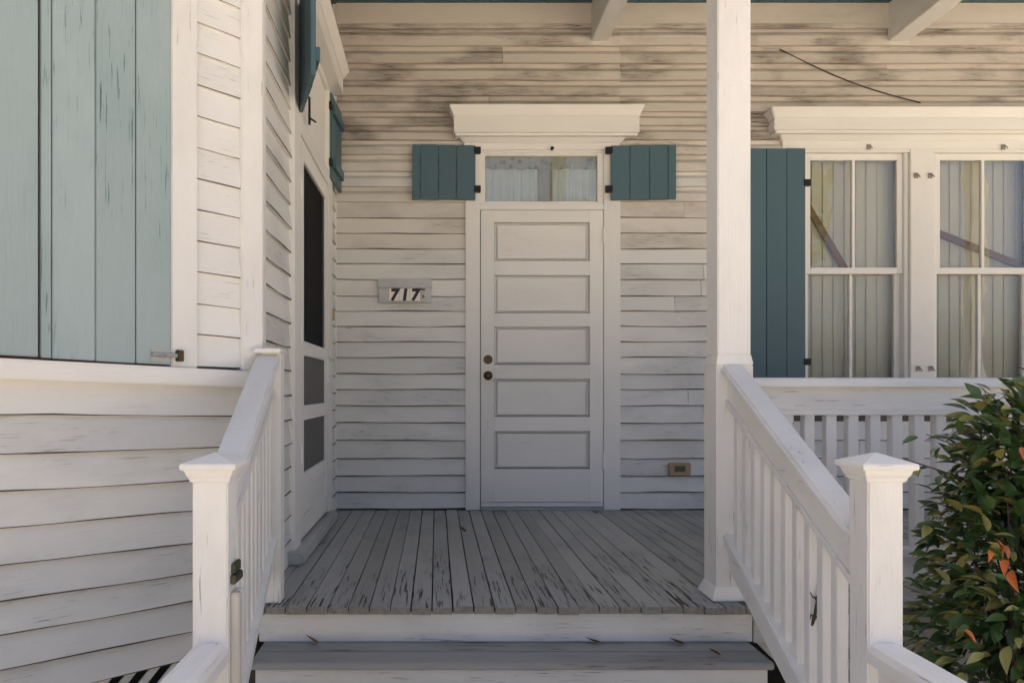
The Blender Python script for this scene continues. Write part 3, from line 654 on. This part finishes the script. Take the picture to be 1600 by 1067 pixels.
# ---------------------------------------------------------------- lizard on a baluster
def lizard():
    Y = 2.3295; X = 1.139; n = Y-.0172
    def W_(a,b,d=0): return (X+a, n-d, b)        # a sideways, b height, d away from wood
    zc = .16
    V = [W_(-.013,zc-.052,.008),W_(-.010,zc-.040,.009),W_(-.006,zc-.026,.008),W_(-.002,zc-.008,.009),W_(.002,zc+.014,.009),W_(.004,zc+.030,.008),W_(.010,zc+.060,.006),W_(.016,zc+.095,.004),W_(.018,zc+.135,.003),
         W_(-.016,zc-.016,.008),W_(-.015,zc-.034,.003), W_(.013,zc-.020,.008),W_(.016,zc-.036,.003), W_(-.011,zc+.036,.007),W_(-.016,zc+.050,.003), W_(.020,zc+.026,.007),W_(.016,zc+.044,.003)]
    E = [(0,1),(1,2),(2,3),(3,4),(4,5),(5,6),(6,7),(7,8),(2,9),(9,10),(2,11),(11,12),(5,13),(13,14),(5,15),(15,16)]
    rad = [.0025,.0058,.0042,.0062,.0064,.0042,.0028,.0018,.0010]+[.0022,.0014]*4
    me = bpy.data.meshes.new('lizard'); base = Vector((X,n,zc)); me.from_pydata([Vector(v)-base for v in V],E,[])
    o = bpy.data.objects.new('lizard',me); COL.objects.link(o); o.location = base
    md = o.modifiers.new('skin','SKIN')
    for i,sv in enumerate(me.skin_vertices[0].data): sv.radius=(rad[i],rad[i]*.8); sv.use_root = (i==3)
    o.modifiers.new('sub','SUBSURF').levels = 2; o.modifiers['sub'].render_levels = 2
    me.materials.append(plain('lizard_skin',(.045,.035,.022),.6,noise=.4,scale=200))
    tag(o,'small dark brown lizard clinging head-down to a baluster of the right railing','lizard')
lizard()

# ---------------------------------------------------------------- fallen leaves
def leaf_mesh(name,L_,Wd,fold,curl,mat):
    mb = MB(); n=6
    for i in range(n+1):
        t=i/n; w = Wd*math.sin(math.pi*min(1,t*1.0)**.85)*(1-.25*t) if 0<t<1 else 0
        y = L_*t; zc = -curl*t*t*L_
        mb.v += [Vector((-w,y,zc+fold*w)),Vector((0,y,zc)),Vector((w,y,zc+fold*w))]
    for i in range(n):
        a=i*3; mb.f += [[a,a+1,a+4,a+3],[a+1,a+2,a+5,a+4]]
    me = bpy.data.meshes.new(name); me.from_pydata(mb.v,[],mb.f); me.materials.append(mat)
    for p in me.polygons: p.use_smooth = True
    return me
def leafmat(name,c,rough=.38):
    m,N,L,P = nodes(name); oi=N.new('ShaderNodeObjectInfo'); geo=N.new('ShaderNodeNewGeometry'); n=N.new('ShaderNodeTexNoise'); n.inputs['Scale'].default_value=9
    L.new(geo.outputs['Position'],n.inputs['Vector']); ad=N.new('ShaderNodeMath'); ad.operation='ADD'; L.new(n.outputs[0],ad.inputs[0]); L.new(oi.outputs['Random'],ad.inputs[1])
    mr=N.new('ShaderNodeMapRange'); mr.inputs[1].default_value=.3; mr.inputs[2].default_value=1.5; mr.inputs[3].default_value=.6; mr.inputs[4].default_value=1.5; L.new(ad.outputs[0],mr.inputs[0])
    hs=N.new('ShaderNodeHueSaturation'); hs.inputs['Color'].default_value=(*c,1); L.new(mr.outputs[0],hs.inputs['Value']); L.new(hs.outputs[0],P.inputs['Base Color'])
    P.inputs['Roughness'].default_value=rough; return m
LG=leafmat('leaf_green',(.075,.135,.04),.3); LY=leafmat('leaf_yellow_green',(.30,.28,.085),.35); LO=leafmat('leaf_orange',(.42,.105,.02)); LB=leafmat('leaf_brown',(.16,.06,.03),.7)
fl = leaf_mesh('fallen_leaf',.055,.015,.5,-.5,LB)
for (x,y,z,a,lab) in ((.165,4.35,.002,.6,'red-brown fallen leaf in the middle of the porch floor'),(1.06,5.02,.002,2.0,'brown fallen leaf on the floor at the door foot'),(.93,2.87,-.138,1.2,'curled red-brown leaf at the right of the top step'),(1.02,2.75,-.138,1.7,'dark thin leaf near the front of the top step'),(-.44,2.88,-.138,1.4,'dark curled leaf at the left back of the top step'),(.62,2.89,-.138,1.5,'small dry leaf against the riser right of centre')):
    o=bpy.data.objects.new('fallen_leaf',fl); COL.objects.link(o); o.location=(x,y,z+.006); o.rotation_euler=(R(rnd.uniform(-12,12)),R(rnd.uniform(-25,25)),a); tag(o,lab,'leaf','fallen leaves')

# ---------------------------------------------------------------- bush
bush = thing('bush',(1.95,2.35,-.75),'dense glossy green bush with a few orange leaves beside the steps','bush')
STEM = plain('bush_bark',(.07,.05,.035),.8)
leaves=[]
mb=MB()
def rp():
    while True:
        p=Vector((rnd.uniform(-1,1),rnd.uniform(-1,1),rnd.uniform(-1,1)))
        if .5 < p.length < 1: return p
CL=[]   # clumps: centre, radius
for c,r in (((2.02,2.42,.30),(.42,.36,.50)),((1.78,2.30,.05),(.30,.28,.50)),((2.25,2.30,.0),(.40,.34,.60)),((2.0,2.30,-.40),(.42,.34,.32)),((1.90,2.42,.58),(.24,.22,.28)),((2.22,2.45,.62),(.26,.22,.22))):
    CL.append((Vector(c),Vector(r)))
for c,r in CL:
    for i in range(26):
        p=rp(); e=Vector((c.x+p.x*r.x,c.y+p.y*r.y,c.z+p.z*r.z))
        b=Vector((1.98+rnd.uniform(-.08,.08),2.40+rnd.uniform(-.06,.06),-.72)); m1=b.lerp(e,.5)+Vector((rnd.uniform(-.05,.05),rnd.uniform(-.05,.05),.08))
        mb.tube([b,m1,e],[.009,.005,.002],5)
        # leaves along the twig end
    nl=int(1700*r.x*r.y*r.z/(.42*.36*.50))+480
    for i in range(nl):
        p=rp(); e=Vector((c.x+p.x*r.x,c.y+p.y*r.y,c.z+p.z*r.z)); leaves.append((e,p))
# sprigs reaching out left
for (tip,base) in (((1.47,2.42,.60),(1.85,2.45,.42)),((1.50,2.35,.68),(1.85,2.42,.50)),((1.55,2.40,.40),(1.85,2.42,.25)),((1.48,2.2,-.02),(1.8,2.3,-.1)),((1.56,2.36,.16),(1.85,2.4,.05)),((1.85,2.35,.86),(1.98,2.42,.55)),((2.1,2.35,.92),(2.1,2.42,.6)),((1.50,2.25,-.18),(1.8,2.3,-.25))):
    t0,b0=Vector(tip),Vector(base); mid=t0.lerp(b0,.5)+Vector((0,0,.03)); mb.tube([b0,mid,t0],[.004,.003,.0015],5)
    for i in range(13):
        f=rnd.uniform(0,.75); e=t0.lerp(b0,f)+Vector((rnd.uniform(-.03,.03),rnd.uniform(-.03,.03),rnd.uniform(-.03,.03))); leaves.append((e,Vector((rnd.uniform(-1,.2),rnd.uniform(-.8,.3),rnd.uniform(-.3,.6)))))
mb.build('stem',STEM,bush)
LM={'g':[leaf_mesh('leaf',.076,.0190,.35,.25,LG),leaf_mesh('leaf',.066,.0175,.5,.45,LG)],'y':[leaf_mesh('leaf',.072,.0170,.4,.3,LY)],'o':[leaf_mesh('leaf',.050,.0135,.6,.5,LO)]}
def leaf_matrix(e,p):
    out=p.normalized()+Vector((rnd.uniform(-.7,.7),rnd.uniform(-.7,.7),rnd.uniform(-.6,.5))); out.normalize()
    side=out.cross(Vector((0,0,1))); side=side.normalized() if side.length>.01 else Vector((1,0,0)); up=side.cross(out)
    M=Matrix((side,out,up)).transposed().to_4x4(); M=Matrix.Translation(e) @ M @ Matrix.Rotation(rnd.uniform(-.7,.7),4,'Y') @ Matrix.Scale(rnd.uniform(.55,1.12),4); return M
# nearest to the camera first
leaves.sort(key=lambda q: q[0].y + .25*q[0].x + rnd.uniform(0,.10))
rest={'g':([],[]),'y':([],[])}
rest_v=[];rest_f=[];rest_m=[]
for i,(e,p) in enumerate(leaves):
    kd='y' if rnd.random()<(.36 if p.z>0 else .2) else 'g'
    if i<290:
        me=rnd.choice(LM[kd]); o=bpy.data.objects.new('leaf',me); COL.objects.link(o); o.parent=bush; M=leaf_matrix(e,p); M.translation -= bush.location; o.matrix_local=M
    else:
        me=LM[kd][0]; M=leaf_matrix(e,p); o_=len(rest_v)
        rest_v += [M@v.co-bush.location for v in me.vertices]; rest_f += [[o_+k_ for k_ in pl.vertices] for pl in me.polygons]; rest_m += [0 if kd=='g' else 1]*len(me.polygons)
me=bpy.data.meshes.new('foliage'); me.from_pydata(rest_v,[],rest_f); me.materials.append(LG); me.materials.append(LY)
for pl,mi in zip(me.polygons,rest_m): pl.material_index=mi; pl.use_smooth=True
fo=bpy.data.objects.new('foliage',me); COL.objects.link(fo); fo.parent=bush; fo['kind']='stuff'
for (x,y,z) in ((1.537,2.10,.395),(1.525,2.10,.41),(1.511,2.10,.38),(1.551,2.09,.355),(1.60,2.10,.66),(1.45,2.12,.155),(1.56,2.08,.33)):
    o=bpy.data.objects.new('leaf',LM['o'][0]); COL.objects.link(o); o.parent=bush; M=leaf_matrix(Vector((x,y,z)),Vector((-.3,-.9,-.5))); M.translation-=bush.location; o.matrix_local=M
    o['label']='orange-red leaf'

# ---------------------------------------------------------------- trees across the street (seen only as reflections in the glass)
def tree(x,y,h,label):
    t=thing('street_tree',(x,y,-.75),label,'tree','trees across the street')
    mb=MB(); mb.tube([(x,y,-.75),(x+.1,y,h*.35),(x,y+.1,h*.7)],[.22,.16,.06],8)
    for i in range(7):
        a=i*.9; mb.tube([(x+.05,y,h*.35),(x+math.cos(a)*1.2,y+math.sin(a)*1.2,h*.62)],[.08,.03],6)
    mb.build('trunk',STEM,t)
    v=[];f=[]
    for i in range(2600):
        p=rp(); c=Vector((x+p.x*2.3,y+p.y*2.0,h*.68+p.z*h*.36)); a=Vector((rnd.uniform(-1,1),rnd.uniform(-1,1),rnd.uniform(-1,1))).normalized()*.16; b=a.orthogonal().normalized()*.10
        o=len(v); v+=[c-a,c+b,c+a,c-b]; f.append([o,o+1,o+2,o+3])
    me=bpy.data.meshes.new('crown'); me.from_pydata([q-t.location for q in v],[],f); me.materials.append(LG); o=bpy.data.objects.new('crown',me); COL.objects.link(o); o.parent=t; o['kind']='stuff'
tree(4.6,-12,6.0,'street tree mirrored in the left window glass'); tree(8.5,-11,8.0,'street tree mirrored in the right window glass')
